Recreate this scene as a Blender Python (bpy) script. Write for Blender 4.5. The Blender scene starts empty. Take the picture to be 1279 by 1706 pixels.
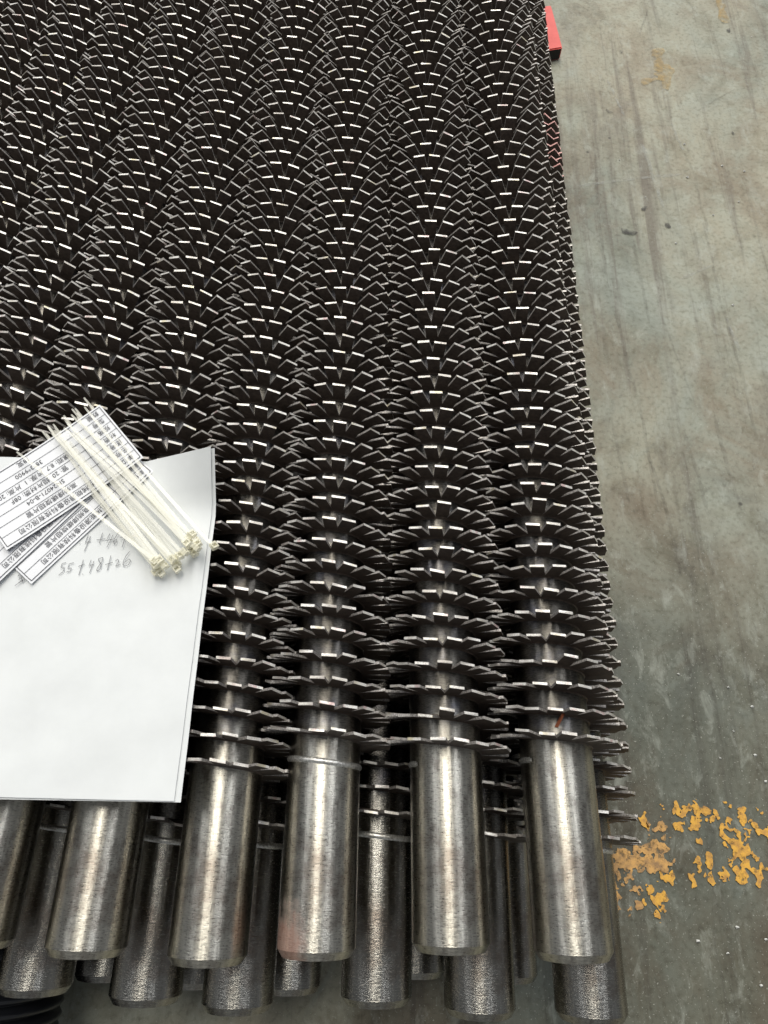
import bpy, bmesh, math, random
import numpy as np
from mathutils import Vector, Matrix, noise

random.seed(7)
SC = bpy.context.scene
COL = SC.collection
R_ = math.radians

# ------------------------------------------------------------------ camera
ZL1, ZL2, ZL3 = 0.1545, 0.1025, 0.0505          # axis heights of the three layers (floor is z = 0)
F_PX, CX, CY = 1200.0, 639.5, 853.0              # focal length and centre in photograph pixels
CAM = Vector((0.0, 0.0, ZL1 + 0.405))
_Y = Vector((65.0, 2703.0, F_PX)).normalized()   # tube direction seen from the lens (right, up, forward)
_nx = -20.0
_ny = (65.0 * _nx + F_PX * F_PX) / 2703.0
_Z = -Vector((_nx, -_ny, F_PX)).normalized()
_X = _Y.cross(_Z).normalized()
# (right, up, forward) is a left-handed triple, so flip to get world x to the right
if _X.x < 0:
    _X = -_X
def cam_axis(v):                                  # lens vector -> world vector
    return Vector((v.dot(_X), v.dot(_Y), v.dot(_Z)))
rt, up, fw = cam_axis(Vector((1, 0, 0))), cam_axis(Vector((0, 1, 0))), cam_axis(Vector((0, 0, 1)))
cam_data = bpy.data.cameras.new('camera')
cam = bpy.data.objects.new('camera', cam_data)
COL.objects.link(cam)
M = Matrix((rt, up, -fw)).transposed().to_4x4()
M.translation = CAM
cam.matrix_world = M
cam_data.sensor_fit = 'VERTICAL'
cam_data.sensor_height = 36.0
cam_data.lens = 36.0 * F_PX / 1706.0
cam_data.clip_start, cam_data.clip_end = 0.01, 200
SC.camera = cam

def at(px, py, z):                                # pixel of the photograph -> point of the plane at height z
    d = rt * (px - CX) - up * (py - CY) + fw * F_PX
    t = (z - CAM.z) / d.z
    return CAM + d * t

# ------------------------------------------------------------------ world and lamps
W = bpy.data.worlds.new('World'); SC.world = W
W.use_nodes = True
W.node_tree.nodes['Background'].inputs[0].default_value = (0.92, 0.96, 1.0, 1)
W.node_tree.nodes['Background'].inputs[1].default_value = 0.22
def lamp(name, loc, target, sx, sy, power, col):
    d = bpy.data.lights.new(name, 'AREA'); d.shape = 'RECTANGLE'
    d.size, d.size_y, d.energy, d.color = sx, sy, power, col
    o = bpy.data.objects.new(name, d); COL.objects.link(o)
    o.location = loc
    o.rotation_euler = (Vector(target) - Vector(loc)).to_track_quat('-Z', 'Y').to_euler()
    return o
lamp('hall_skylight', (-0.7, 4.6, 6.0), (-0.7, 4.6, 0), 1.5, 8.0, 560, (1.0, 0.96, 0.87))
lamp('hall_skylight', (3.4, 4.6, 6.0), (3.4, 4.6, 0), 0.9, 8.0, 230, (0.93, 0.96, 1.0))
lamp('hall_skylight', (-5.0, 4.6, 6.0), (-5.0, 4.6, 0), 0.9, 8.0, 190, (0.95, 0.97, 1.0))
lamp('hall_window', (0.5, 11.0, 5.5), (0, 0.5, 0), 6.0, 3.0, 220, (0.97, 0.98, 1.0))
SC.view_settings.view_transform = 'Standard'
SC.view_settings.look = 'None'
SC.view_settings.exposure = 0.0
SC.view_settings.gamma = 1.0
SC.cycles.max_bounces = 8
SC.cycles.transparent_max_bounces = 24

# ------------------------------------------------------------------ material helpers
class Mat:
    def __init__(s, name):
        s.m = bpy.data.materials.new(name); s.m.use_nodes = True
        s.t = s.m.node_tree; s.p = s.t.nodes['Principled BSDF']
        s.co = None
    def n(s, kind, **kw):
        nd = s.t.nodes.new(kind)
        for k, v in kw.items():
            setattr(nd, k, v)
        return nd
    def link(s, a, b): s.t.links.new(a, b)
    def coords(s, rand=True):
        if s.co is None:
            tc = s.n('ShaderNodeTexCoord')
            if rand:
                oi = s.n('ShaderNodeObjectInfo')
                mu = s.n('ShaderNodeMath', operation='MULTIPLY'); mu.inputs[1].default_value = 37.0
                s.link(oi.outputs['Random'], mu.inputs[0])
                ad = s.n('ShaderNodeVectorMath', operation='ADD')
                s.link(tc.outputs['Object'], ad.inputs[0]); s.link(mu.outputs[0], ad.inputs[1])
                s.co = ad.outputs[0]
            else:
                s.co = tc.outputs['Object']
        return s.co
    def noise(s, scale, detail=4, rough=0.6, stretch=(1, 1, 1), co=None, dist=0.0):
        mp = s.n('ShaderNodeMapping'); mp.inputs['Scale'].default_value = stretch
        s.link(co or s.coords(), mp.inputs['Vector'])
        t = s.n('ShaderNodeTexNoise'); t.inputs['Scale'].default_value = scale
        t.inputs['Detail'].default_value = detail; t.inputs['Roughness'].default_value = rough
        t.inputs['Distortion'].default_value = dist
        s.link(mp.outputs[0], t.inputs['Vector'])
        return t.outputs['Fac']
    def ramp(s, fac, stops):
        r = s.n('ShaderNodeValToRGB')
        e = r.color_ramp.elements
        while len(e) < len(stops): e.new(0.5)
        for el, (p, c) in zip(e, stops):
            el.position = p
            el.color = (c, c, c, 1) if isinstance(c, (int, float)) else (*c, 1)
        s.link(fac, r.inputs[0])
        return r.outputs[0]
    def mix(s, fac, a, b, mode='MIX'):
        m = s.n('ShaderNodeMix', data_type='RGBA', blend_type=mode)
        for v, i in ((fac, 0), (a, 6), (b, 7)):
            if isinstance(v, (int, float)): m.inputs[i].default_value = v
            elif isinstance(v, tuple): m.inputs[i].default_value = (*v, 1)
            else: s.link(v, m.inputs[i])
        return m.outputs[2]
    def math(s, op, a, b):
        m = s.n('ShaderNodeMath', operation=op)
        for v, i in ((a, 0), (b, 1)):
            if isinstance(v, (int, float)): m.inputs[i].default_value = v
            else: s.link(v, m.inputs[i])
        return m.outputs[0]
    def set(s, key, v):
        i = s.p.inputs[key]
        if isinstance(v, (int, float)): i.default_value = v
        elif isinstance(v, tuple): i.default_value = (*v, 1) if len(v) == 3 else v
        else: s.link(v, i)
    def bump(s, h, strength, dist):
        b = s.n('ShaderNodeBump'); b.inputs['Strength'].default_value = strength; b.inputs['Distance'].default_value = dist
        s.link(h, b.inputs['Height']); s.link(b.outputs[0], s.p.inputs['Normal'])

# tube steel: dark mill scale between the fins, ground bright on the bare end
FIN0 = 0.104                                       # distance from the tube end to the first fin
def steel(name, ground, dark, stain=None, ra=0.24, rb=0.39, bs=0.38):
    m = Mat(name)
    tc = m.coords(False)
    sep = m.n('ShaderNodeSeparateXYZ'); m.link(tc, sep.inputs[0])
    big = m.noise(38, 4, 0.65, (1, 1, 1))
    yy = m.math('ADD', sep.outputs['Y'], m.math('MULTIPLY', m.math('SUBTRACT', big, 0.5), 0.03))
    mr = m.n('ShaderNodeMapRange'); m.link(yy, mr.inputs[0])
    mr.inputs[1].default_value = 0.082; mr.inputs[2].default_value = 0.112
    scale_f = mr.outputs[0]
    fine = m.noise(1600, 3, 0.75, (0.28, 1.0, 0.28))
    streak = m.noise(420, 3, 0.6, (1.0, 0.05, 1.0))      # lines along the tube
    ring = m.noise(900, 2, 0.5, (0.12, 1.0, 0.12))        # turning marks round it
    g = m.ramp(streak, [(0.34, tuple(c * 0.62 for c in ground)), (0.64, tuple(min(1, c * 1.15) for c in ground))])
    g = m.mix(m.ramp(fine, [(0.40, 0.0), (0.62, 0.55)]), g, tuple(min(1, c * 1.55) for c in ground))
    g = m.mix(m.ramp(big, [(0.50, 0.0), (0.70, 0.65)]), g, (0.16, 0.12, 0.095))
    g = m.mix(m.ramp(m.noise(130, 5, 0.7, (1, 0.5, 1)), [(0.54, 0.0), (0.68, 0.55)]), g, (0.14, 0.115, 0.10))
    d = m.ramp(fine, [(0.35, dark), (0.68, tuple(c * 3.2 for c in dark))])
    d = m.mix(m.ramp(m.noise(60, 3, 0.6), [(0.50, 0.0), (0.66, 0.30)]), d, (0.10, 0.11, 0.17))
    col = m.mix(scale_f, g, d)
    if stain:
        lo = m.n('ShaderNodeMapRange'); m.link(m.math('ADD', sep.outputs['Y'], m.math('MULTIPLY', m.math('SUBTRACT', big, 0.5), 0.05)), lo.inputs[0])
        lo.inputs[1].default_value = 0.034; lo.inputs[2].default_value = 0.008
        sx = m.n('ShaderNodeMapRange'); m.link(sep.outputs['X'], sx.inputs[0])
        sx.inputs[1].default_value = 0.001; sx.inputs[2].default_value = -0.010
        grain = m.math('MULTIPLY', m.math('SUBTRACT', m.noise(150, 6, 0.75, (1, 0.6, 1)), 0.5), 1.6)
        st = m.math('ADD', m.math('MULTIPLY', m.math('MULTIPLY', lo.outputs[0], sx.outputs[0]), 1.25), grain)
        st = m.math('MULTIPLY', m.ramp(st, [(0.30, 0.0), (1.0, 0.62)]), m.ramp(m.math('MULTIPLY', lo.outputs[0], sx.outputs[0]), [(0.02, 0.0), (0.25, 1.0)]))
        col = m.mix(st, col, stain)
        m.set('Metallic', m.math('SUBTRACT', 1.0, m.math('MULTIPLY', st, 0.9)))
    else:
        m.set('Metallic', 1.0)
    m.set('Base Color', col)
    m.set('Roughness', m.math('ADD', m.ramp(fine, [(0.3, ra), (0.7, rb)]), m.math('MULTIPLY', scale_f, 0.04)))
    h = m.math('ADD', m.math('MULTIPLY', fine, 0.75), m.math('ADD', m.math('MULTIPLY', ring, 0.3), m.math('MULTIPLY', streak, 0.5)))
    m.bump(h, bs, 0.00040)
    tn = m.n('ShaderNodeTangent', direction_type='RADIAL', axis='Y'); m.link(tn.outputs[0], m.p.inputs['Tangent'])
    m.set('Anisotropic', 0.75); m.set('Anisotropic Rotation', 0.25)
    return m.m
M_TUBE = steel('ground_steel', (0.44, 0.42, 0.37), (0.060, 0.056, 0.050))
M_TUBE_STAIN = steel('ground_steel_with_red_stain', (0.46, 0.44, 0.39), (0.060, 0.056, 0.050), (0.33, 0.13, 0.085))
M_TUBE_LOW = steel('darker_ground_steel', (0.30, 0.29, 0.265), (0.050, 0.047, 0.043), None, 0.16, 0.30, 0.6)  # darker, smoother copy of the tube steel, used on the lower layers

m = Mat('fin_scale')
fn = m.noise(420, 4, 0.65)
m.set('Base Color', m.ramp(fn, [(0.3, (0.072, 0.059, 0.050)), (0.75, (0.20, 0.162, 0.136))]))
m.set('Roughness', m.ramp(fn, [(0.3, 0.42), (0.7, 0.62)])); m.set('Metallic', 0.35)
m.bump(m.noise(900, 3, 0.6), 0.35, 0.0003)
M_FIN = m.m
m = Mat('sheared_steel_edge')
fn = m.noise(1300, 3, 0.7)
tint = m.ramp(m.noise(130, 2, 0.5), [(0.30, (0.66, 0.50, 0.49)), (0.40, (0.86, 0.84, 0.80)), (0.60, (0.86, 0.84, 0.80)), (0.70, (0.74, 0.68, 0.50))])
tint = m.mix(m.ramp(m.noise(75, 2, 0.5), [(0.38, 0.0), (0.62, 0.75)]), tint, (0.36, 0.33, 0.30))
m.set('Base Color', m.mix(m.ramp(fn, [(0.30, 0.6), (0.50, 0.0)]), tint, (0.20, 0.18, 0.16)))
m.set('Metallic', 0.65); m.set('Roughness', m.ramp(fn, [(0.3, 0.60), (0.7, 0.45)]))
m.bump(fn, 0.5, 0.0003)
M_EDGE = m.m
m = Mat('sheared_steel_side')
fn = m.noise(1000, 3, 0.7)
m.set('Base Color', m.ramp(fn, [(0.32, (0.17, 0.155, 0.145)), (0.62, (0.62, 0.59, 0.56))]))
m.set('Metallic', 0.55); m.set('Roughness', 0.5); m.bump(fn, 0.5, 0.0003)
M_SIDE = m.m
m = Mat('pink_paint_on_steel')
m.set('Base Color', m.ramp(m.noise(300, 4, 0.7), [(0.30, (0.25, 0.13, 0.12)), (0.48, (0.80, 0.46, 0.43))])); m.set('Roughness', 0.6)
M_PINK = m.m
m = Mat('weld_metal')
fn = m.noise(900, 3, 0.6)
m.set('Base Color', m.ramp(fn, [(0.3, (0.40, 0.39, 0.36)), (0.6, (0.85, 0.84, 0.80))])); m.set('Metallic', 0.9); m.set('Roughness', 0.4)
m.bump(fn, 0.6, 0.0003)
M_WELD = m.m
m = Mat('pipe_bore')
m.set('Base Color', (0.05, 0.045, 0.04)); m.set('Roughness', 0.7); m.set('Metallic', 0.5)
M_BORE = m.m

def paper_mat(name, col, rough=0.75):
    m = Mat(name)
    f1 = m.noise(60, 4, 0.6)
    m.set('Base Color', m.mix(m.ramp(f1, [(0.3, 0.0), (0.75, 0.8)]), col, tuple(c * 0.91 for c in col)))
    m.set('Roughness', rough); m.bump(m.noise(500, 3, 0.6), 0.12, 0.0002)
    return m.m
M_PAPER = paper_mat('white_paper', (0.70, 0.72, 0.725))
M_SLIP = paper_mat('white_label_paper', (0.74, 0.75, 0.78), 0.5)
m = Mat('black_print'); m.set('Base Color', (0.07, 0.07, 0.08)); m.set('Roughness', 0.6); M_PRINT = m.m
m = Mat('grey_pen_ink'); m.set('Base Color', (0.17, 0.17, 0.18)); m.set('Roughness', 0.6); M_INK = m.m
m = Mat('natural_nylon')
m.set('Base Color', (0.96, 0.945, 0.85)); m.set('Roughness', 0.25); m.set('Alpha', 0.30)
M_NYLON = m.m
m = Mat('natural_nylon_head')
m.set('Base Color', (0.95, 0.92, 0.75)); m.set('Roughness', 0.3); m.set('Alpha', 0.55)
M_NYLON2 = m.m

# floor: greenish grey sealed concrete, stained, scuffed lengthwise
m = Mat('sealed_concrete')
co = m.coords(False)
a = m.noise(5.0, 6, 0.62, (1.0, 0.55, 1), co, 0.4)
b = m.noise(16, 6, 0.68, (1.0, 0.7, 1), co, 0.6)
c = m.noise(95, 5, 0.7, (1, 1, 1), co)
d2 = m.noise(9, 7, 0.72, (1, 0.8, 1), co, 0.8)
st = m.noise(46, 6, 0.7, (1.0, 0.05, 1), co, 0.35)
col = m.ramp(a, [(0.34, (0.182, 0.195, 0.162)), (0.46, (0.268, 0.262, 0.205)), (0.57, (0.326, 0.306, 0.232)), (0.68, (0.272, 0.218, 0.155))])
col = m.mix(m.ramp(b, [(0.40, 0.0), (0.70, 0.55)]), col, (0.335, 0.360, 0.305))
col = m.mix(m.ramp(b, [(0.27, 0.65), (0.43, 0.0)]), col, (0.165, 0.150, 0.122))
col = m.mix(m.ramp(d2, [(0.48, 0.0), (0.64, 0.65)]), col, (0.200, 0.158, 0.108))
col = m.mix(m.ramp(d2, [(0.30, 0.55), (0.46, 0.0)]), col, (0.330, 0.360, 0.320))
col = m.mix(m.ramp(c, [(0.26, 0.35), (0.42, 0.0)]), col, (0.130, 0.125, 0.108))
col = m.mix(m.ramp(st, [(0.53, 0.0), (0.66, 0.62)]), col, (0.125, 0.105, 0.085))
sp = m.n('ShaderNodeTexVoronoi'); sp.inputs['Scale'].default_value = 45; m.link(co, sp.inputs['Vector'])
spot = m.math('MULTIPLY', m.ramp(sp.outputs['Distance'], [(0.05, 1.0), (0.11, 0.0)]), m.ramp(sp.outputs['Color'], [(0.78, 0.0), (0.82, 0.8)]))
col = m.mix(spot, col, (0.06, 0.055, 0.048))
# wet patch by the near tube ends, widened to paint in the shade there
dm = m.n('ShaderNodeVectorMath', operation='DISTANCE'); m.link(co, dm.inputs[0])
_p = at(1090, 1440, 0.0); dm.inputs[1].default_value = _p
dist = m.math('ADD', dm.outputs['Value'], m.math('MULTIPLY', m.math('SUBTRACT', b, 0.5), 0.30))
damp_shade = m.ramp(dist, [(0.13, 1.0), (0.36, 0.0)])
col = m.mix(damp_shade, col, (0.43, 0.45, 0.455), 'MULTIPLY')
col = m.mix(m.ramp(m.noise(30, 6, 0.7, (1, 1, 1), co, 0.5), [(0.50, 0.0), (0.72, 0.75)]), col, (0.62, 0.60, 0.54), 'MULTIPLY')
col = m.mix(m.ramp(m.noise(260, 4, 0.7, (1, 1, 1), co), [(0.50, 0.0), (0.70, 0.8)]), col, (0.52, 0.50, 0.45), 'MULTIPLY')
col = m.mix(m.ramp(m.noise(520, 3, 0.7, (1, 1, 1), co), [(0.60, 0.0), (0.70, 0.55)]), col, (0.48, 0.49, 0.43))
col = m.mix(m.ramp(m.noise(70, 5, 0.7, (1.0, 0.5, 1), co, 0.4), [(0.54, 0.0), (0.72, 0.45)]), col, (0.40, 0.42, 0.37))
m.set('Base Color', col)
m.set('Roughness', m.math('ADD', m.ramp(b, [(0.3, 0.42), (0.7, 0.62)]), 0.0))
m.set('Specular IOR Level', 0.22)
m.bump(m.math('ADD', c, m.math('MULTIPLY', b, 0.5)), 0.25, 0.0012)
M_FLOOR = m.m
def flake(name, lo, hi, alpha=None, scale=150, worn=None):
    m = Mat(name)
    n1 = m.noise(scale, 5, 0.7, (1, 1, 1), m.coords(False))
    m.set('Base Color', m.ramp(n1, [(0.36, lo), (0.58, hi)])); m.set('Roughness', 0.7)
    if alpha is not None:
        lo_a, p0, p1, sc = worn or (0.0, 0.34, 0.66, 110)
        n2 = m.noise(sc, 5, 0.7, (1, 1, 1), m.coords(False))
        m.set('Alpha', m.ramp(n2, [(p0, lo_a), (p1, alpha)]))
    m.bump(n1, 0.4, 0.0006)
    return m.m
M_YELLOW = flake('worn_yellow_paint', (0.42, 0.22, 0.06), (0.70, 0.38, 0.055), 1.0, 220, (0.15, 0.33, 0.46, 230))
M_TAN = flake('worn_tan_paint', (0.30, 0.18, 0.085), (0.60, 0.34, 0.11), 0.95, 150, (0.15, 0.36, 0.50, 200))
M_OCHRE = flake('ochre_stain', (0.36, 0.25, 0.10), (0.46, 0.31, 0.11), 0.6)
M_SCUFF = flake('dark_scuff', (0.10, 0.085, 0.07), (0.13, 0.11, 0.09), 0.20)
M_PALE = flake('pale_scratch', (0.38, 0.39, 0.35), (0.46, 0.47, 0.43), 0.45)
M_BLOT = flake('black_blot', (0.035, 0.033, 0.03), (0.06, 0.055, 0.05), 1.0)
m = Mat('red_painted_board')
n1 = m.noise(60, 4, 0.6)
m.set('Base Color', m.ramp(n1, [(0.3, (0.60, 0.075, 0.060)), (0.7, (0.72, 0.115, 0.095))])); m.set('Roughness', 0.5)
M_RED = m.m
m = Mat('shaded_board_edge'); m.set('Base Color', (0.015, 0.014, 0.013)); m.set('Roughness', 0.8); M_BOARD_SHADE = m.m  # near-black colour paints in the shade on the board's near side
m = Mat('black_rubber'); m.set('Base Color', (0.010, 0.011, 0.014)); m.set('Roughness', 0.28); M_RUBBER = m.m
m = Mat('rust'); m.set('Base Color', (0.30, 0.085, 0.03)); m.set('Roughness', 0.75); M_RUST = m.m
m = Mat('bright_grit'); m.set('Base Color', (0.75, 0.75, 0.72)); m.set('Roughness', 0.3); M_GRIT = m.m

# ------------------------------------------------------------------ object helpers
def link(name, me, parent=None, mat=None):
    o = bpy.data.objects.new(name, me); COL.objects.link(o)
    if mat is not None:
        me.materials.append(mat)
    if parent is not None:
        o.parent = parent
    return o
def mesh(name, verts, faces, mats=None, idx=None, smooth=False):
    me = bpy.data.meshes.new(name)
    me.from_pydata([tuple(v) for v in verts], [], faces)
    for q in (mats or []):
        me.materials.append(q)
    if idx is not None:
        me.polygons.foreach_set('material_index', idx)
    if smooth:
        me.polygons.foreach_set('use_smooth', [True] * len(faces))
    me.update()
    return me
def tag(o, label, cat, group=None, kind=None):
    o['label'] = label; o['category'] = cat
    if group: o['group'] = group
    if kind: o['kind'] = kind
    return o
def empty(name, loc, rot=None):
    o = bpy.data.objects.new(name, None); COL.objects.link(o)
    o.empty_display_size = 0.02; o.location = loc
    if rot is not None: o.rotation_euler = rot
    return o

# ------------------------------------------------------------------ the setting: floor
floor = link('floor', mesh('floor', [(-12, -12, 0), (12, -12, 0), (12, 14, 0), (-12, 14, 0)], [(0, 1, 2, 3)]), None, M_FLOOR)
floor['kind'] = 'structure'

def field_patch(name, mat, caps, z, amp, freq, cell=0.0009, parent=None, seed=0.0):
    """Flat patch with a ragged outline: the union of capsules given in photograph pixels, laid on the floor."""
    cp = []
    for (x0, y0, x1, y1, r) in caps:
        p, q = at(x0, y0, z), at(x1, y1, z)
        rr = (at(x0 + r, y0, z) - p).length
        cp.append((p.x, p.y, q.x, q.y, rr))
    x_lo = min(min(k[0], k[2]) - k[4] for k in cp) - .004; x_hi = max(max(k[0], k[2]) + k[4] for k in cp) + .004
    y_lo = min(min(k[1], k[3]) - k[4] for k in cp) - .004; y_hi = max(max(k[1], k[3]) + k[4] for k in cp) + .004
    nx, ny = int((x_hi - x_lo) / cell) + 2, int((y_hi - y_lo) / cell) + 2
    X, Y = np.meshgrid(x_lo + cell * np.arange(nx), y_lo + cell * np.arange(ny))
    V = np.full(X.shape, -1.0)
    for (ax, ay, bx, by, r) in cp:
        dx, dy = bx - ax, by - ay
        L = dx * dx + dy * dy + 1e-12
        t = np.clip(((X - ax) * dx + (Y - ay) * dy) / L, 0, 1)
        V = np.maximum(V, r - np.hypot(X - ax - t * dx, Y - ay - t * dy))
    near = V > -amp * 1.2
    for j, i in zip(*np.nonzero(near)):
        V[j, i] += amp * noise.fractal((X[j, i] * freq, Y[j, i] * freq, seed), 0.8, 2.0, 4)
    verts, faces, key = [], [], {}
    def vid(k, x, y):
        if k not in key:
            key[k] = len(verts); verts.append((x, y, z))
        return key[k]
    for j in range(ny - 1):
        for i in range(nx - 1):
            cs = ((i, j), (i + 1, j), (i + 1, j + 1), (i, j + 1))
            vs = [V[b_, a_] for a_, b_ in cs]
            if max(vs) <= 0: continue
            poly = []
            for k in range(4):
                (a0, b0), (a1, b1) = cs[k], cs[(k + 1) % 4]
                v0, v1 = vs[k], vs[(k + 1) % 4]
                if v0 > 0: poly.append(vid((a0, b0), X[b0, a0], Y[b0, a0]))
                if (v0 > 0) != (v1 > 0):
                    t = v0 / (v0 - v1)
                    e = ((a0, b0), (a1, b1)) if (a0, b0) < (a1, b1) else ((a1, b1), (a0, b0))
                    poly.append(vid(e, X[b0, a0] + t * (X[b1, a1] - X[b0, a0]), Y[b0, a0] + t * (Y[b1, a1] - Y[b0, a0])))
            if len(poly) >= 3: faces.append(poly)
    return link(name, mesh(name, verts, faces), parent, mat)

# worn yellow lettering, from a close look at the floor (zoomed pixel / 2.815 + offset)
def zz(*c): return [(960 + a / 2.815, 1100 + b / 2.815, 960 + d / 2.815, 1100 + e / 2.815, r / 2.815) for a, b, d, e, r in c]
field_patch('paint_mark', M_YELLOW, zz((455, 725, 525, 690, 15), (575, 690, 555, 780, 20), (580, 700, 630, 735, 16), (632, 720, 632, 765, 13), (490, 770, 484, 790, 15), (565, 845, 590, 832, 6),
    (570, 920, 582, 985, 11), (625, 910, 622, 945, 14), (538, 1008, 540, 1030, 15), (600, 1015, 635, 1035, 9)), 0.0009, 0.0062, 175, parent=floor, seed=1.0)
field_patch('paint_mark', M_YELLOW, zz((775, 700, 785, 775, 14), (705, 775, 725, 820, 16), (790, 790, 808, 950, 15), (725, 850, 775, 900, 28), (775, 900, 805, 950, 16), (715, 940, 745, 975, 11), (750, 980, 800, 1030, 20), (800, 960, 845, 1005, 14),
    (865, 950, 850, 1050, 13), (730, 825, 790, 815, 12), (695, 985, 697, 1000, 14), (725, 680, 727, 690, 7)), 0.0009, 0.0062, 175, parent=floor, seed=2.0)
field_patch('paint_mark', M_YELLOW, zz((850, 710, 852, 716, 8), (835, 765, 850, 800, 12), (865, 795, 890, 805, 10), (905, 760, 915, 830, 12)), 0.0009, 0.0055, 175, parent=floor, seed=3.0)
field_patch('paint_mark', M_TAN, zz((395, 775, 415, 830, 18), (340, 790, 380, 800, 10), (310, 890, 400, 870, 26), (200, 940, 400, 950, 34), (170, 915, 240, 920, 22), (300, 960, 415, 950, 28), (180, 990, 230, 1030, 18), (230, 1030, 290, 1085, 10), (170, 1040, 190, 1150, 11),
    (240, 1160, 255, 1162, 10), (285, 1130, 292, 1160, 11)), 0.0009, 0.0062, 175, parent=floor, seed=4.0)
field_patch('paint_mark', M_YELLOW, zz((345, 1085, 360, 1125, 15), (375, 1110, 395, 1150, 18), (380, 1180, 385, 1190, 9), (405, 1090, 410, 1120, 9), (315, 740, 320, 765, 12), (410, 1025, 450, 1015, 13), (400, 703, 412, 702, 6), (320, 1128, 324, 1132, 6)), 0.0009, 0.0062, 175, parent=floor, seed=5.0)
field_patch('floor_stain', M_OCHRE, [(1095, 85, 1100, 125, 8), (1075, 134, 1098, 132, 5), (1112, 110, 1108, 145, 7)], 0.0010, 0.006, 60, 0.002, floor, 6.0)
field_patch('floor_stain', M_OCHRE, [(1196, -5, 1208, 35, 6)], 0.0010, 0.006, 60, 0.002, floor, 7.0)
field_patch('floor_stain', M_BLOT, [(1043, 385, 1058, 388, 5), (1112, 373, 1114, 377, 3.5), (1010, 182, 1016, 186, 1.5), (1034, 85, 1035, 86, 2.5), (1220, 221, 1221, 222, 2.5), (1213, 50, 1213, 51, 3), (1077, 344, 1070, 348, 2)], 0.0010, 0.003, 150, 0.0012, floor, 8.0)
field_patch('floor_stain', M_SCUFF, [(965, 15, 985, 40, 14), (985, 10, 990, 20, 10)], 0.0007, 0.02, 40, 0.002, floor, 9.0)

def stroke(name, mat, pts, width, z, parent):
    """Flat ribbon along points of the floor."""
    vs, fs = [], []
    n = len(pts)
    for i, p in enumerate(pts):
        t = (pts[min(i + 1, n - 1)] - pts[max(i - 1, 0)]).normalized()
        s = Vector((-t.y, t.x, 0)) * width * 0.5 * (0.25 if i in (0, n - 1) else random.uniform(0.7, 1.2))
        vs += [p + s, p - s]
    for i in range(n - 1): fs.append((2 * i, 2 * i + 1, 2 * i + 3, 2 * i + 2))
    return link(name, mesh(name, vs, fs), parent, mat)
def floor_line(mat, pix, width, z):
    pts = []
    for (a_, b_) in zip(pix[:-1], pix[1:]):
        for k in range(8):
            t = k / 8
            pts.append(at(a_[0] + (b_[0] - a_[0]) * t + random.uniform(-1.2, 1.2), a_[1] + (b_[1] - a_[1]) * t, z))
    pts.append(at(*pix[-1], z))
    return stroke('floor_scratch', mat, pts, width, z, floor)
for mat, pix, w in [(M_PALE, [(1012, 133), (1027, 165), (1040, 192)], .003), (M_PALE, [(965, 309), (1060, 297), (1135, 290)], .004), (M_PALE, [(1118, 205), (1128, 230), (1138, 250)], .003), (M_PALE, [(1070, 240), (1090, 300), (1105, 345)], .004),
                    (M_SCUFF, [(1003, 125), (1018, 160)], .002), (M_SCUFF, [(1140, 255), (1158, 292), (1165, 330), (1180, 390)], .0026), (M_SCUFF, [(990, 250), (1000, 390), (1012, 470)], .003), (M_SCUFF, [(1012, 470), (1045, 600), (1070, 700), (1096, 840)], .003),
                    (M_SCUFF, [(1055, 400), (1070, 480), (1082, 540)], .003), (M_SCUFF, [(1172, 370), (1200, 500), (1240, 640), (1262, 740)], .003), (M_SCUFF, [(1140, 720), (1165, 800), (1180, 860)], .0036), (M_SCUFF, [(1190, 690), (1215, 790), (1235, 850)], .0036),
                    (M_SCUFF, [(1160, 185), (1225, 148)], .002), (M_SCUFF, [(1065, 60), (1080, 15)], .0026), (M_SCUFF, [(1078, 750), (1110, 850), (1135, 960)], .003), (M_SCUFF, [(1020, 700), (1050, 850)], .003), (M_PALE, [(1135, 465), (1190, 440)], .003),
                    (M_PALE, [(1210, 530), (1232, 585)], .004), (M_SCUFF, [(1140, -5), (1162, 25)], .0026), (M_SCUFF, [(1100, 520), (1160, 680)], .002)]:
    floor_line(mat, pix, w, 0.0004)
# bright grit scattered on the concrete
vs, fs = [], []
for (px, py) in [(1252, 61), (1032, 266), (1203, 276), (1240, 285), (1075, 328), (1188, 358), (1231, 336), (1126, 405), (1140, 240), (1145, 295), (1166, 515), (1221, 508), (1213, 1145), (1253, 1177), (1222, 1218), (1258, 1258), (1163, 1568), (1228, 1545), (1276, 1302), (1276, 1565), (1212, 1588), (1268, 1642), (1200, 1263), (1130, 1123)]:
    p = at(px, py, 0.0008); r = random.uniform(.0008, .0016); b_ = len(vs)
    for k in range(5):
        an = k * 1.257 + random.random(); vs.append(p + Vector((r * math.cos(an), r * math.sin(an) * .7, 0)))
    vs.append(p + Vector((0, 0, r)))
    for k in range(5): fs.append((b_ + k, b_ + (k + 1) % 5, b_ + 5))
g = link('grit', mesh('grit', vs, fs), None, M_GRIT); g['kind'] = 'stuff'; g['label'] = 'pale specks of grit scattered on the concrete floor'

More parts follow.
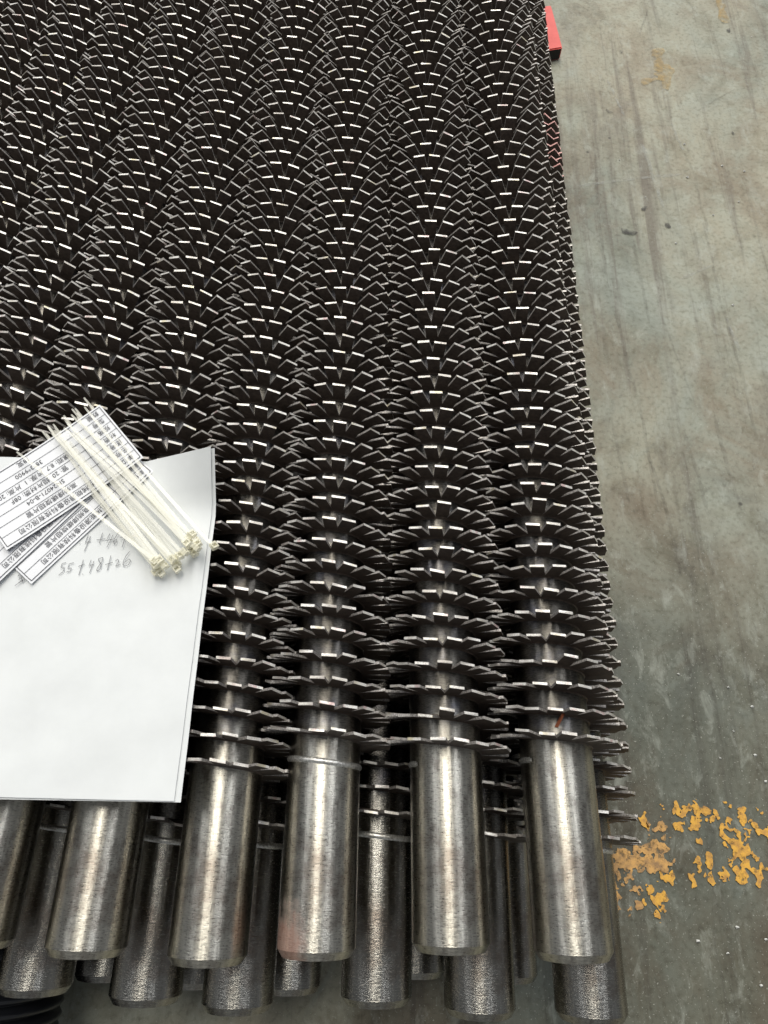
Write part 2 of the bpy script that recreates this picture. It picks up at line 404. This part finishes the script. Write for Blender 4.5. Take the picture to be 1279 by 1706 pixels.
# ------------------------------------------------------------------ serrated fin, one winding per mesh
R_T, R_F, PITCH, N_T = 0.0190, 0.0347, 0.01265, 18.46
D_A = 2 * math.pi / N_T
PER = 18                                            # teeth in one winding piece
TH = 0.00135
def fin_mesh(name, n_teeth, seed, pink=False):
    rnd = random.Random(seed)
    vs, fs, ix = [], [], []
    def P(r, a, y): return (r * math.sin(a), y, r * math.cos(a))
    def hy(a): return -PITCH * a / (2 * math.pi)
    # root strip with a small weld fillet
    prof = [(R_T - 0.0004, TH * 1.25), (R_T + 0.0007, TH * 0.5), (R_T + 0.0016, TH * 0.5)]
    base = len(vs); ns = n_teeth * 2
    for i in range(ns + 1):
        a = (i / 2 - 0.5) * D_A
        for (r, h) in prof: vs.append(P(r, a, hy(a) - h))
        for (r, h) in reversed(prof): vs.append(P(r, a, hy(a) + h))
    for i in range(ns):
        for k in range(5):
            a0 = base + i * 6 + k; b0 = a0 + 6
            fs.append((a0, a0 + 1, b0 + 1, b0)); ix.append(0)
    # teeth
    w2 = 0.0077 / 2
    for i in range(n_teeth):
        a = i * D_A + rnd.uniform(-.018, .018)
        tw = rnd.gauss(-0.055, .045); tilt = rnd.gauss(0, .026) if rnd.random() > .03 else rnd.choice((-.12, .12)); rr = R_F + rnd.uniform(-.0006, .0006)
        th = TH * rnd.uniform(.92, 1.1)
        bend = rnd.gauss(0, .0003)
        ca, sa = math.cos(a), math.sin(a)
        b0 = len(vs)
        r0, rm = R_T - .0003, R_T + (R_F - R_T) * .5
        lay = [(r0, w2 * .97, 0, 0), (rm, w2 * .985, .5, 0), (rr, w2 * rnd.uniform(.97, 1.03), 1, 0)]
        for (r, w, k, _) in lay:
            for (sx, sy) in ((-1, -1), (1, -1), (1, 1), (-1, 1)):
                x = sx * w
                rx = r + (rnd.uniform(-.00018, .00018) if k == 1 else 0)
                # the strip follows the helix: a slope along its width, plus a little twist towards the tip
                y = hy(a) - PITCH / (2 * math.pi) * (x / max(r, 1e-6)) + sy * th / 2 + x * tw * k + (r - r0) * tilt + bend * k
                vs.append((rx * sa + x * ca, y, rx * ca - x * sa))
        for lv in (0, 4):
            q = b0 + lv
            for k, mt in ((0, 0), (1, 1), (2, 0), (3, 1)):
                k2 = (k + 1) % 4
                fs.append((q + k, q + k2, q + 4 + k2, q + 4 + k)); ix.append(2 if mt else 0)
        q = b0 + 8
        fs.append((q, q + 1, q + 2, q + 3)); ix.append(1)
    mats = [M_FIN, M_EDGE, M_SIDE] if not pink else [M_FIN, M_PINK, M_PINK]
    return mesh(name, vs, fs, mats, ix)
VARIANTS = [fin_mesh('fin', PER, 100 + k) for k in range(28)]
PINK = [fin_mesh('fin', PER, 200 + k, True) for k in range(3)]
STEP_Y = PITCH * PER / N_T
STEP_A = PER * D_A
COIL_TURNS = 80
def coil_mesh():
    return fin_mesh('fin_coil', PER * COIL_TURNS, 999)
COIL = coil_mesh()

# ------------------------------------------------------------------ plain tube with bevelled open end
L_TUBE = 1.75
def lathe(prof, seg, closed=False):
    vs, fs = [], []
    for (r, y) in prof:
        for k in range(seg):
            a = 2 * math.pi * k / seg
            vs.append((r * math.sin(a), y, r * math.cos(a)))
    n = len(prof)
    for i in range(n - 1):
        for k in range(seg):
            k2 = (k + 1) % seg
            fs.append((i * seg + k, i * seg + k2, (i + 1) * seg + k2, (i + 1) * seg + k))
    return vs, fs
def tube_mesh(mat):
    prof = [(.0135, .30), (.0135, .0008), (.0140, 0), (.0166, 0), (.0190, .0036)]
    ys = [.02, .05, .08, .11, .2, .5, 1.0, L_TUBE]
    prof += [(R_T, y) for y in ys]
    vs, fs = lathe(prof, 56)
    ix = []
    for i in range(len(prof) - 1): ix += [1 if i < 1 else 0] * 56
    me = mesh('pipe', vs, fs, [mat, M_BORE], ix, True)
    me.set_sharp_from_angle(angle=R_(28))
    return me
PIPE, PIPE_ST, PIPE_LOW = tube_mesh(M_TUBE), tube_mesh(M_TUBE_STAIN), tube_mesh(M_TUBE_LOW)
def bead_mesh(seed):
    rnd = random.Random(seed)
    vs, fs = [], []
    n = 150; m_ = 5
    for i in range(n):
        a = 2 * math.pi * i / n
        y0 = .0035 * math.sin(a + 0.1) * -0.55 + rnd.uniform(-.00010, .00010)
        h = .00045 + .00035 * (0.5 + 0.5 * math.sin(a * 75)) + rnd.uniform(0, .0001)
        for k in range(m_):
            t = k / (m_ - 1)
            vs.append(((R_T - .0002 + h * 1.6 * math.sin(math.pi * t)) * math.sin(a), y0 + (t - .5) * .0034, (R_T - .0002 + h * 1.6 * math.sin(math.pi * t)) * math.cos(a)))
    for i in range(n):
        for k in range(m_ - 1):
            a0 = i * m_ + k; b0 = ((i + 1) % n) * m_ + k
            fs.append((a0, a0 + 1, b0 + 1, b0))
    return mesh('weld_bead', vs, fs, [M_WELD], None, True)
BEAD = bead_mesh(5)
def half_bead():                                   # a bead that runs only a short way round the left side
    me = BEAD.copy(); bm = bmesh.new(); bm.from_mesh(me)
    dead = [v for v in bm.verts if not (v.co.x < -.0155)]
    bmesh.ops.delete(bm, geom=dead, context='VERTS'); bm.to_mesh(me); bm.free()
    return me
BEAD_SHORT = half_bead()

GROUP = {1: 'serrated finned tubes of the top layer', 2: 'serrated finned tubes of the second layer', 3: 'serrated finned tubes of the bottom layer'}
def finned_tube(p_end, direction, label, layer, fin0, n_fin, phase, pipe, bead=None, bead_y=None, pink=()):
    """p_end: point of the axis at the bare end; direction: axis towards the far end; fin0: metres from the end to the first fin."""
    d = direction.normalized()
    yaw = math.atan2(-d.x, d.y); pit = math.asin(d.z)
    root = empty('finned_tube', p_end, (pit, 0, yaw))
    tag(root, label, 'finned tube', GROUP[layer])
    link('pipe', pipe, root)
    if bead is not None:
        o = link('weld_bead', bead, root); o.location = (0, bead_y, 0)
    rnd = random.Random(int(phase * 1000) + layer)
    phi = R_(150) + phase - (PER - 1) * D_A          # the strip ends low on the right side
    y_0 = fin0 - PITCH * phi / (2 * math.pi)
    for k in range(n_fin):
        v = rnd.choice(PINK if k in pink else VARIANTS)
        o = link('fin', v, root)
        o.location = (0, y_0 + k * STEP_Y, 0)
        o.rotation_euler = (0, phi - k * STEP_A, 0)
    o = link('fin_coil', COIL, root)
    kk = n_fin + COIL_TURNS - 1
    o.location = (0, y_0 + kk * STEP_Y, 0)
    o.rotation_euler = (0, phi - kk * STEP_A, 0)
    o['kind'] = 'stuff'
    return root

# top layer: (px at y=1440, end py, px of the column at y=30, py of the first fin, label ...)
TOP = [
    (942, 1606, 834, 1224, 'rightmost finned tube of the top layer, with a rusty flake behind its first fin', PIPE, BEAD_SHORT, 1270),
    (747, 1592, 713, 1232, 'second top layer finned tube from the right edge, its bare end straight and evenly chamfered', PIPE, BEAD_SHORT, 1277),
    (533, 1602, 590, 1215, 'top layer finned tube whose bare end has a reddish stain and a bright weld ring', PIPE_ST, BEAD, 1268),
    (361, 1614, 491, 1268, 'top layer finned tube just right of the white paper, its dull end reaching lowest', PIPE, None, 0),
    (168, 1600, 391, 1262, 'top layer finned tube whose bare end comes out fully below the white paper', PIPE, None, 0),
    (-16, 1586, 293, 1262, 'top layer finned tube whose bare end is cut by the left edge below the paper', PIPE, None, 0),
    (-200, 1600, 196, 1262, 'finned tube seen at the top, third column from the left edge, running under the labels', PIPE, None, 0),
    (-380, 1600, 112, 1262, 'finned tube seen at the top, second full column from the left edge', PIPE, None, 0),
    (-555, 1600, 30, 1262, 'finned tube seen only in the upper left corner, leftmost full column', PIPE, None, 0),
    (-735, 1600, -52, 1262, 'finned tube of the top layer cut by the left edge, last one seen there', PIPE, None, 0),
]
PH = [0.10, 0.24, 0.02, 0.15, 0.3, 0.08, 0.2, 0.33, 0.12, 0.27]
tubes = []
for i, (px, ey, tx, fy, label, pipe, bead, by) in enumerate(TOP):
    near = at(px, 1440, ZL1); far = at(tx, 30, ZL1 + R_F); far.z = ZL1
    d = (far - near)
    dn = d / d.y
    y_end = at(px, ey, ZL1 + R_T * .85).y
    p_end = near + dn * (y_end - near.y)
    f0 = at(px, fy, ZL1 + R_F).y - y_end
    b_y = (at(px, by, ZL1 + R_T * .8).y - y_end) if bead is not None else None
    tubes.append((finned_tube(p_end, d, label, 1, f0, 56, PH[i], pipe, bead, b_y), p_end, dn))

# second layer
SEC = [
    (978, 1712, 1392, 'rightmost finned tube of the second layer, its fins standing out over the concrete floor', 56),
    (797, 1702, 1388, 'second layer finned tube hanging low between the two rightmost upper bare ends', 18),
    (628, 1682, 1352, 'second layer finned tube with a slanting bright scratch across its bare end', 18),
    (402, 1694, 1370, 'second layer finned tube under the tube beside the paper', 18),
    (250, 1680, 1364, 'second layer finned tube with narrow bright stripes, left of the lowest upper bare end', 18),
    (66, 1664, 1342, 'second layer finned tube with a dull reddish rim near the lower left corner', 18),
    (-95, 1660, 1360, 'second layer finned tube whose edge shows at the left border', 18),
]
for i, (px, ey, fy, label, nf) in enumerate(SEC):
    e = at(px, ey, ZL2 + R_T * .85); ax = at(px, 1600, ZL2)
    if px > 900: e = at(px, ey, ZL2 + R_T)
    if i == 0:
        far = at(849, 30, ZL2); sl0 = (far.x - ax.x) / (far.y - ax.y)
    slope = sl0 + [0, 0.004, -0.008, -0.008, 0.004, 0.008, 0.008][i]
    p_end = Vector((ax.x, e.y, ZL2))
    d = Vector((slope, 1, 0))
    f0 = at(px, fy, ZL2 + R_F).y - e.y
    ring = [1412, None, 1392, 1404, 1398, 1378, None][i]
    bd = BEAD if ring else None
    by = (at(px, ring, ZL2 + R_T).y - e.y) if ring else None
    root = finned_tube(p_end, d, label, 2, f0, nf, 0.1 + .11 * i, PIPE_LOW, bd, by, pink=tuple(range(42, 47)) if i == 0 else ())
    if i == 2:                                      # the slanting scratch across this bare end
        vs, fs = [], []
        for k in range(13):
            t = k / 12
            w = at(593 + 38 * t, 1648 - 25 * t + random.uniform(-1, 1), ZL2 + R_T * .95) - p_end
            for s in (-1, 1):
                x, y = w.x - s * .00018 * math.sin(math.pi * t) - s * .00005, w.y - s * .00028 * math.sin(math.pi * t)
                vs.append((x, y, math.sqrt(max(0, (R_T + .00012) ** 2 - x * x))))
        for k in range(12): fs.append((2 * k, 2 * k + 1, 2 * k + 3, 2 * k + 2))
        link('scratch', mesh('scratch', vs, fs, [M_EDGE]), root)
# bottom layer
THI = [
    (842, 1642, 'bottom layer finned tube showing a thin bright strip between the two rightmost bare ends'),
    (690, 1634, 'bottom layer finned tube almost hidden in the dark gap beside the scratched bare end'),
    (482, 1662, 'bottom layer finned tube peeping out under the red stained bare end'),
    (326, 1652, 'bottom layer finned tube peeping out under the tube beside the paper'),
    (178, 1640, 'bottom layer finned tube peeping out right of the bare end below the paper'),
    (20, 1640, 'bottom layer finned tube hidden in the dark at the left border above the black hose'),
]
for i, (px, ey, label) in enumerate(THI):
    e = at(px, ey, ZL3 + R_T); ax = at(px, 1620, ZL3)
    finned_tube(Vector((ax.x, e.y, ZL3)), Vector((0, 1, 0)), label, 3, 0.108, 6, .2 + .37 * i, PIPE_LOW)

# slanting scratch on a second-layer end is left to wear; the rusty flake lies on the rightmost tube
root, p_end, dn = tubes[0]
c = at(932, 1199, ZL1 + R_T + .0005)
vs = [(-.0028, -.0035, .0002), (-.0012, -.0040, .0004), (.0010, .0002, .0020), (.0030, .0040, .0036), (.0018, .0044, .0036), (-.0004, .0008, .0016),
      (-.0028, -.0035, -.0003), (-.0012, -.0040, -.0002), (.0010, .0002, .0014), (.0030, .0040, .0030), (.0018, .0044, .0030), (-.0004, .0008, .0010)]
fs = [(0, 1, 2, 5), (5, 2, 3, 4), (11, 8, 7, 6), (10, 9, 8, 11)] + [(k, k + 6, (k + 1) % 6 + 6, (k + 1) % 6) for k in range(6)]
o = link('rust_flake', mesh('rust_flake', vs, fs), None, M_RUST); o.location = c
tag(o, 'small orange brown flake of rust caught behind the first fin of the rightmost tube', 'rust flake')

# ------------------------------------------------------------------ red board under the far part of the stack
bz = 0.015
A, B_, C_ = at(918, 8, bz), at(937, 79, bz), at(913, 83, bz)
dr = (C_ - B_).normalized(); dl = (A - B_)
q = [B_, B_ + dr * 0.30, B_ + dr * 0.30 + dl * 1.0, B_ + dl * 1.0]
vs = [Vector((v.x, v.y, bz)) for v in q] + [Vector((v.x, v.y, 0.0005)) for v in q]
me = mesh('red_board', vs, [(0, 1, 2, 3), (7, 6, 5, 4), (0, 4, 5, 1), (1, 5, 6, 2), (2, 6, 7, 3), (3, 7, 4, 0)], [M_RED, M_BOARD_SHADE], [0, 1, 1, 1, 1, 0])
bm = bmesh.new(); bm.from_mesh(me); bmesh.ops.recalc_face_normals(bm, faces=bm.faces)
bmesh.ops.bevel(bm, geom=bm.edges[:], offset=.0012, segments=2, affect='EDGES'); bm.to_mesh(me); bm.free()
tag(link('red_board', me), 'red painted board with shade-coloured edge sticking out from under the stack onto the floor', 'board')

# ------------------------------------------------------------------ ribbed black hose at the lower left corner
prof = []
for k in range(40):
    y = -.02 - k * .0072
    prof += [(.040, y), (.047, y - .0012), (.048, y - .0030), (.047, y - .0048), (.040, y - .0060)]
vs, fs = lathe(prof, 48)
o = link('ribbed_hose', mesh('ribbed_hose', vs, fs, [M_RUBBER], None, True))
c = at(-32, 1640, .049); o.location = (c.x, c.y + .05, .049)
tag(o, 'black ribbed hose in the lower left corner below the tube ends', 'hose')

# ------------------------------------------------------------------ white paper with handwriting
ZP = ZL1 + R_F + 0.0008
BR, TR = at(290, 1335, ZP), at(363, 772, ZP)
vdir = (TR - BR); hgt = vdir.length; vdir.normalize()
udir = Vector((-vdir.y, vdir.x, 0))                # towards the left
def paper_lift(u, v):                              # the far right corner is creased and stands up a little
    z = 0.0
    s = (v - 0.84) / 0.16
    if s > 0: z += s * 0.0205 * max(0.0, 1 - u / .14)
    z += 0.0007 * math.sin(u * 9 + 1) * math.sin(v * 5) + 0.0005 * math.sin(u * 23 + v * 11) * math.sin(v * 17 + 2)
    return z
def sheet(name, du, dv, dz, wid=.297, rot=0.0, lift=True):
    nu, nv = 36, 28
    vs, fs = [], []
    ud = Matrix.Rotation(rot, 3, 'Z') @ udir; vd = Matrix.Rotation(rot, 3, 'Z') @ vdir
    for s in (0, 1):
        for j in range(nv + 1):
            for i in range(nu + 1):
                u, v = i / nu, j / nv
                p = BR + udir * du + vdir * dv + ud * (u * wid) + vd * (v * hgt)
                vs.append((p.x, p.y, ZP + dz + (paper_lift(u, v) if lift else 0) - s * .00022))
    n1 = (nu + 1) * (nv + 1)
    def I(i, j): return j * (nu + 1) + i
    for j in range(nv):
        for i in range(nu):
            fs.append((I(i, j), I(i, j + 1), I(i + 1, j + 1), I(i + 1, j)))
            fs.append((n1 + I(i, j), n1 + I(i + 1, j), n1 + I(i + 1, j + 1), n1 + I(i, j + 1)))
    rim = [(i, 0) for i in range(nu)] + [(nu, j) for j in range(nv)] + [(i, nv) for i in range(nu, 0, -1)] + [(0, j) for j in range(nv, 0, -1)]
    for k in range(len(rim)):
        a0, b0 = I(*rim[k]), I(*rim[(k + 1) % len(rim)])
        fs.append((a0, b0, b0 + n1, a0 + n1))
    me = mesh(name, vs, fs, [M_PAPER], None, True); me.set_sharp_from_angle(angle=R_(30))
    return link(name, me)
tag(sheet('paper_sheet', -.0030, -.0004, -.0006, rot=.006), 'lower white paper sheet, only a thin edge showing right of the upper sheet', 'paper')
paper = sheet('paper_sheet', 0, 0, 0.0003)
tag(paper, 'upper sheet of white paper with handwritten sums, lying on the fins', 'paper')
def ribbon(pts, width, z, vs, fs):
    b0 = len(vs); n = len(pts)
    for i, p in enumerate(pts):
        t = (pts[min(i + 1, n - 1)] - pts[max(i - 1, 0)])
        t = t.normalized() if t.length > 1e-9 else Vector((1, 0, 0))
        s = Vector((-t.y, t.x, 0)) * width * .5
        vs += [Vector((p.x, p.y, z)) + s, Vector((p.x, p.y, z)) - s]
    for i in range(n - 1): fs.append((b0 + 2 * i, b0 + 2 * i + 1, b0 + 2 * i + 3, b0 + 2 * i + 2))
HAND = [[(650, 325), (655, 318)], [(724, 250), (710, 282), (697, 316), (745, 300)], [(742, 262), (716, 322), (690, 384)], [(790, 292), (862, 283)], [(840, 234), (812, 322)],
        [(900, 240), (885, 270), (870, 298), (928, 285)], [(926, 250), (902, 300), (874, 354)], [(988, 213), (960, 245), (935, 285), (925, 312), (935, 326), (952, 312), (958, 292), (945, 290), (928, 308)],
        [(985, 275), (1048, 262)], [(1032, 245), (1000, 354)], [(1156, 262), (1150, 290), (1175, 280)], [(1190, 240), (1205, 236)], [(1228, 270), (1236, 280)], [(1250, 212), (1275, 228)], [(1300, 262), (1325, 268)],
        [(540, 478), (508, 486), (498, 520), (525, 516), (520, 548), (480, 580)], [(604, 478), (566, 490), (555, 525), (585, 523), (575, 548), (543, 556)], [(640, 510), (692, 490)], [(682, 455), (645, 580)], [(674, 570), (678, 575)],
        [(746, 455), (728, 505), (768, 494)], [(770, 465), (752, 510), (732, 564)], [(842, 436), (808, 445), (806, 462), (830, 490), (822, 528), (796, 548), (790, 535), (806, 508), (835, 470), (842, 436)], [(860, 495), (922, 477)], [(908, 420), (878, 542)],
        [(945, 466), (962, 450), (972, 462), (966, 482), (944, 508), (988, 490)], [(1062, 386), (1030, 425), (1010, 470), (1006, 495), (1020, 508), (1050, 496), (1072, 465), (1056, 447), (1020, 478)],
        [(165, 560), (145, 590), (182, 578), (150, 620), (195, 592)], [(120, 668), (165, 636), (205, 602)], [(150, 642), (206, 618)], [(175, 600), (182, 640)]]
vs, fs = [], []
for st in HAND:
    pp = []
    for (a_, b_) in zip(st[:-1], st[1:]):
        for k in range(3): pp.append((a_[0] + (b_[0] - a_[0]) * k / 3, a_[1] + (b_[1] - a_[1]) * k / 3))
    pp.append(st[-1])
    ribbon([at(x / 4.92, 840 + y / 4.92, ZP + .0012) for x, y in pp], .00034, ZP + .0012, vs, fs)
link('handwriting', mesh('handwriting', vs, fs), paper, M_INK)

# ------------------------------------------------------------------ printed label slips
def text_geo(body, size, place, vs, fs, bold=0.0, align='LEFT'):
    cu = bpy.data.curves.new('print_text', 'FONT'); cu.body = body; cu.size = size; cu.resolution_u = 2; cu.align_x = align; cu.offset = bold
    o = bpy.data.objects.new('print_text', cu); COL.objects.link(o)
    dg = bpy.context.evaluated_depsgraph_get()
    me = o.evaluated_get(dg).to_mesh()
    b0 = len(vs)
    vs += [place(v.co.x, v.co.y) for v in me.vertices]
    fs += [tuple(b0 + k for k in p.vertices) for p in me.polygons]
    o.evaluated_get(dg).to_mesh_clear()
    bpy.data.objects.remove(o); bpy.data.curves.remove(cu)
def slip(px_tr, px_br, px_bl, z, label, rows, curl=0.0):
    """The slip lies upside down for the viewer; the text's first row is the lower edge in the picture."""
    tr, br, bl = at(*px_tr, z), at(*px_br, z), at(*px_bl, z)
    x = (bl - br); w = x.length; x.normalize()      # reading direction
    dn = Vector((-x.y, x.x, 0))
    if (tr - br).dot(dn) < 0: dn = -dn              # from first row to last row
    h = abs((tr - br).dot(dn))
    def P(u, v, dz=0.0):                            # u along the reading direction, v down the rows (0..1 of h)
        p = br + x * u + dn * (v * h)
        q = u / w
        return Vector((p.x, p.y, z + dz + curl * (q - .5) ** 2 * .01))
    nu = 14
    vs, fs = [], []
    for s in (0, 1):
        for j in (0, 1):
            for i in range(nu + 1): vs.append(P(w * i / nu, j, -.00018 * s))
    n1 = 2 * (nu + 1)
    for i in range(nu):
        a0, a1, b0, b1 = i, i + 1, nu + 1 + i, nu + 2 + i
        fs += [(a0, a1, b1, b0), (n1 + a0, n1 + b0, n1 + b1, n1 + a1), (a0, n1 + a0, n1 + a1, a1), (b0, b1, n1 + b1, n1 + b0)]
    e0, e1 = 0, nu + 1; fs.append((e0, e1, n1 + e1, n1 + e0)); e0, e1 = nu, 2 * nu + 1; fs.append((e0, n1 + e0, n1 + e1, e1))
    me = mesh('label_slip', vs, fs, [M_SLIP])
    bm = bmesh.new(); bm.from_mesh(me); bmesh.ops.recalc_face_normals(bm, faces=bm.faces); bm.to_mesh(me); bm.free()
    root = link('label_slip', me)
    tag(root, label, 'label')
    vs, fs = [], []
    mu, mv = .0012, .03
    def line(u0, v0, u1, v1, wd=.00030):
        k = 10
        ribbon_pts = [P(u0 + (u1 - u0) * i / k, v0 + (v1 - v0) * i / k, .0003) for i in range(k + 1)]
        b0 = len(vs)
        for i, p in enumerate(ribbon_pts):
            t = (ribbon_pts[min(i + 1, k)] - ribbon_pts[max(i - 1, 0)]).normalized()
            s = Vector((-t.y, t.x, 0)) * wd * .5
            vs.extend([p + s, p - s])
        for i in range(k): fs.append((b0 + 2 * i, b0 + 2 * i + 1, b0 + 2 * i + 3, b0 + 2 * i + 2))
    n = len(rows)
    for i in range(n + 1):
        v = mv + (1 - 2 * mv) * i / n
        line(mu, v, w - mu, v, .00040 if i in (0, n) else .00026)
    ud = w * .26
    for u in (mu, ud, w - mu): line(u, mv, u, 1 - mv, .0004 if u != ud else .00026)
    g = link('table_lines', mesh('table_lines', vs, fs), root, M_PRINT)
    vs, fs = [], []
    for i, (head, val) in enumerate(rows):
        v0 = mv + (1 - 2 * mv) * (i + .80) / n
        sz = (1 - 2 * mv) * h / n * .63
        if head: text_geo(head, sz, lambda a_, b_, v0=v0: P(mu + .0025 + a_, v0 - b_ / h, .0003), vs, fs)
        if val: text_geo(val, sz, lambda a_, b_, v0=v0: P(w * .615 + a_, v0 - b_ / h, .0003), vs, fs, align='CENTER')
    link('printed_text', mesh('printed_text', vs, fs), root, M_PRINT)
    return root
ROWS = [('单位', '机械能源设备科技有限公司'), ('名称', '高频焊螺旋翅片管'), ('图号', 'SN24071-B-04'), ('材质', '管: 20  翅片材质: 08F'), ('规格', '螺距: 8.7  片厚: 1  片高: 20'), ('型号', '38*3*9900'), ('数量', '18支')]
slip((179, 702), (256, 785), (52, 973), ZP + .0016, 'lowest of the three printed label slips, its corner pointing down at the handwriting', ROWS)
slip((113, 707), (190, 790), (-11, 978), ZP + .0026, 'middle printed label slip, mostly covered by the slip above it', ROWS)
slip((176, 671), (240, 764), (13, 918), ZP + .0042, 'top printed label slip with its whole table of seven filled rows showing', ROWS, 0.6)

# ------------------------------------------------------------------ cable ties
def strap_mesh(L, arch, side, twist):
    vs, fs = [], []
    n = 12
    for i in range(n + 1):
        t = i / n
        w = .00097 if t < .86 else .00097 - .0005 * (t - .86) / .14
        h = .00050
        cx = side * math.sin(math.pi * t) * L
        z = arch * math.sin(math.pi * min(1, t * 1.05)) ** 1.3 + (.0011 * (1 - t))
        tw = twist * math.sin(math.pi * t)
        for (a_, b_) in ((-w, -h), (w, -h), (w, h), (-w, h)):
            vs.append((cx + a_ * math.cos(tw) - b_ * math.sin(tw), t * L, z + a_ * math.sin(tw) + b_ * math.cos(tw)))
    for i in range(n):
        for k in range(4):
            a0 = i * 4 + k; b0 = i * 4 + (k + 1) % 4
            fs.append((a0, b0, b0 + 4, a0 + 4))
    fs.append((3, 2, 1, 0)); q = n * 4; fs.append((q, q + 1, q + 2, q + 3))
    return mesh('strap', vs, fs, [M_NYLON])
def head_mesh():
    bm = bmesh.new()
    def box(x0, x1, y0, y1, z0, z1):
        v = [bm.verts.new((x, y, z)) for z in (z0, z1) for (x, y) in ((x0, y0), (x1, y0), (x1, y1), (x0, y1))]
        for f in ((3, 2, 1, 0), (4, 5, 6, 7), (0, 1, 5, 4), (1, 2, 6, 5), (2, 3, 7, 6), (3, 0, 4, 7)): bm.faces.new([v[k] for k in f])
    # a small block with a slot through it
    box(-.0022, .0022, -.0046, -.0034, 0, .0034); box(-.0022, .0022, -.0016, 0, 0, .0034)
    box(-.0022, -.0013, -.0034, -.0016, 0, .0034); box(.0013, .0022, -.0034, -.0016, 0, .0034)
    box(-.0012, .0012, -.0032, -.0024, .0008, .0018)
    bmesh.ops.bevel(bm, geom=bm.edges[:], offset=.00025, segments=1, affect='EDGES')
    me = bpy.data.meshes.new('head'); bm.to_mesh(me); bm.free(); me.materials.append(M_NYLON2)
    return me
HEAD = head_mesh()
TIES = [  # tip px, head px, height above the paper
    ((66, 713), (256, 944), 0), ((72, 717), (262, 947), 1), ((76, 706), (252, 938), 2), ((78, 708), (266, 939), 3), ((88, 706), (258, 934), 4), ((90, 716), (262, 928), 5),
    ((104, 694), (284, 936), 0), ((102, 687), (290, 930), 1), ((96, 712), (288, 940), 2), ((110, 702), (294, 924), 3), ((86, 722), (284, 926), 4),
    ((116, 676), (316, 916), 0), ((121, 675), (318, 906), 1), ((124, 682), (310, 902), 2), ((118, 690), (322, 896), 3), ((128, 694), (308, 894), 4), ((112, 706), (314, 888), 5), ((132, 700), (320, 910), 6), ((106, 712), (306, 900), 7),
    ((136, 657), (349, 903), 1), ((140, 677), (326, 902), 5), ((27, 752), (252, 930), 5), ((120, 720), (300, 918), 6),
]
TIE_LABELS = {1: 'cable tie whose head is the lowest one of the left cluster', 5: 'cable tie whose head is the upper right one of the left cluster',
    8: 'cable tie whose head is the lowest one of the middle cluster', 9: 'cable tie whose head is the upper right one of the middle cluster',
    16: 'cable tie whose head is the topmost one of the right cluster', 20: 'cable tie whose head is the rightmost one of the right cluster',
    22: 'cable tie whose head is the leftmost one of the right cluster', 11: 'cable tie whose head is the lowest one of the right cluster',
    19: 'single cable tie lying apart on the right with its head over the paper edge', 21: 'cable tie with its tip far out to the left, crossing the label slips'}
for i, ((tx, ty), (hx, hy_), k) in enumerate(TIES):
    z0 = ZP + (.0058 if i != 19 else .0066) + k * .00085
    t, h = at(tx, ty, z0), at(hx, hy_, z0)
    d = t - h; L = d.length
    r_ = random.Random(50 + i)
    zt = 0.0
    root = empty('cable_tie', h, (0, 0, math.atan2(-d.x, d.y)))
    root.location.z = z0 - .0030 * (k < 3) - .0008
    link('strap', strap_mesh(L, r_.uniform(.0004, .0022), r_.uniform(-.010, .010), r_.uniform(-.25, .25)), root)
    hd = link('head', HEAD, root); hd.scale = (.86, .9, .86); hd.rotation_euler = (r_.uniform(-.15, .15), r_.choice((0, 0, .5, -.5, 1.2)), 0)
    cl = 'left' if i < 6 else 'middle' if i < 11 else 'right'
    lab = TIE_LABELS.get(i, 'translucent nylon cable tie amid the bundle, its head packed inside the %s cluster of heads' % cl)
    tag(root, lab, 'cable tie', 'bundle of cable ties, %s cluster' % cl if i not in TIE_LABELS else 'bundle of cable ties')
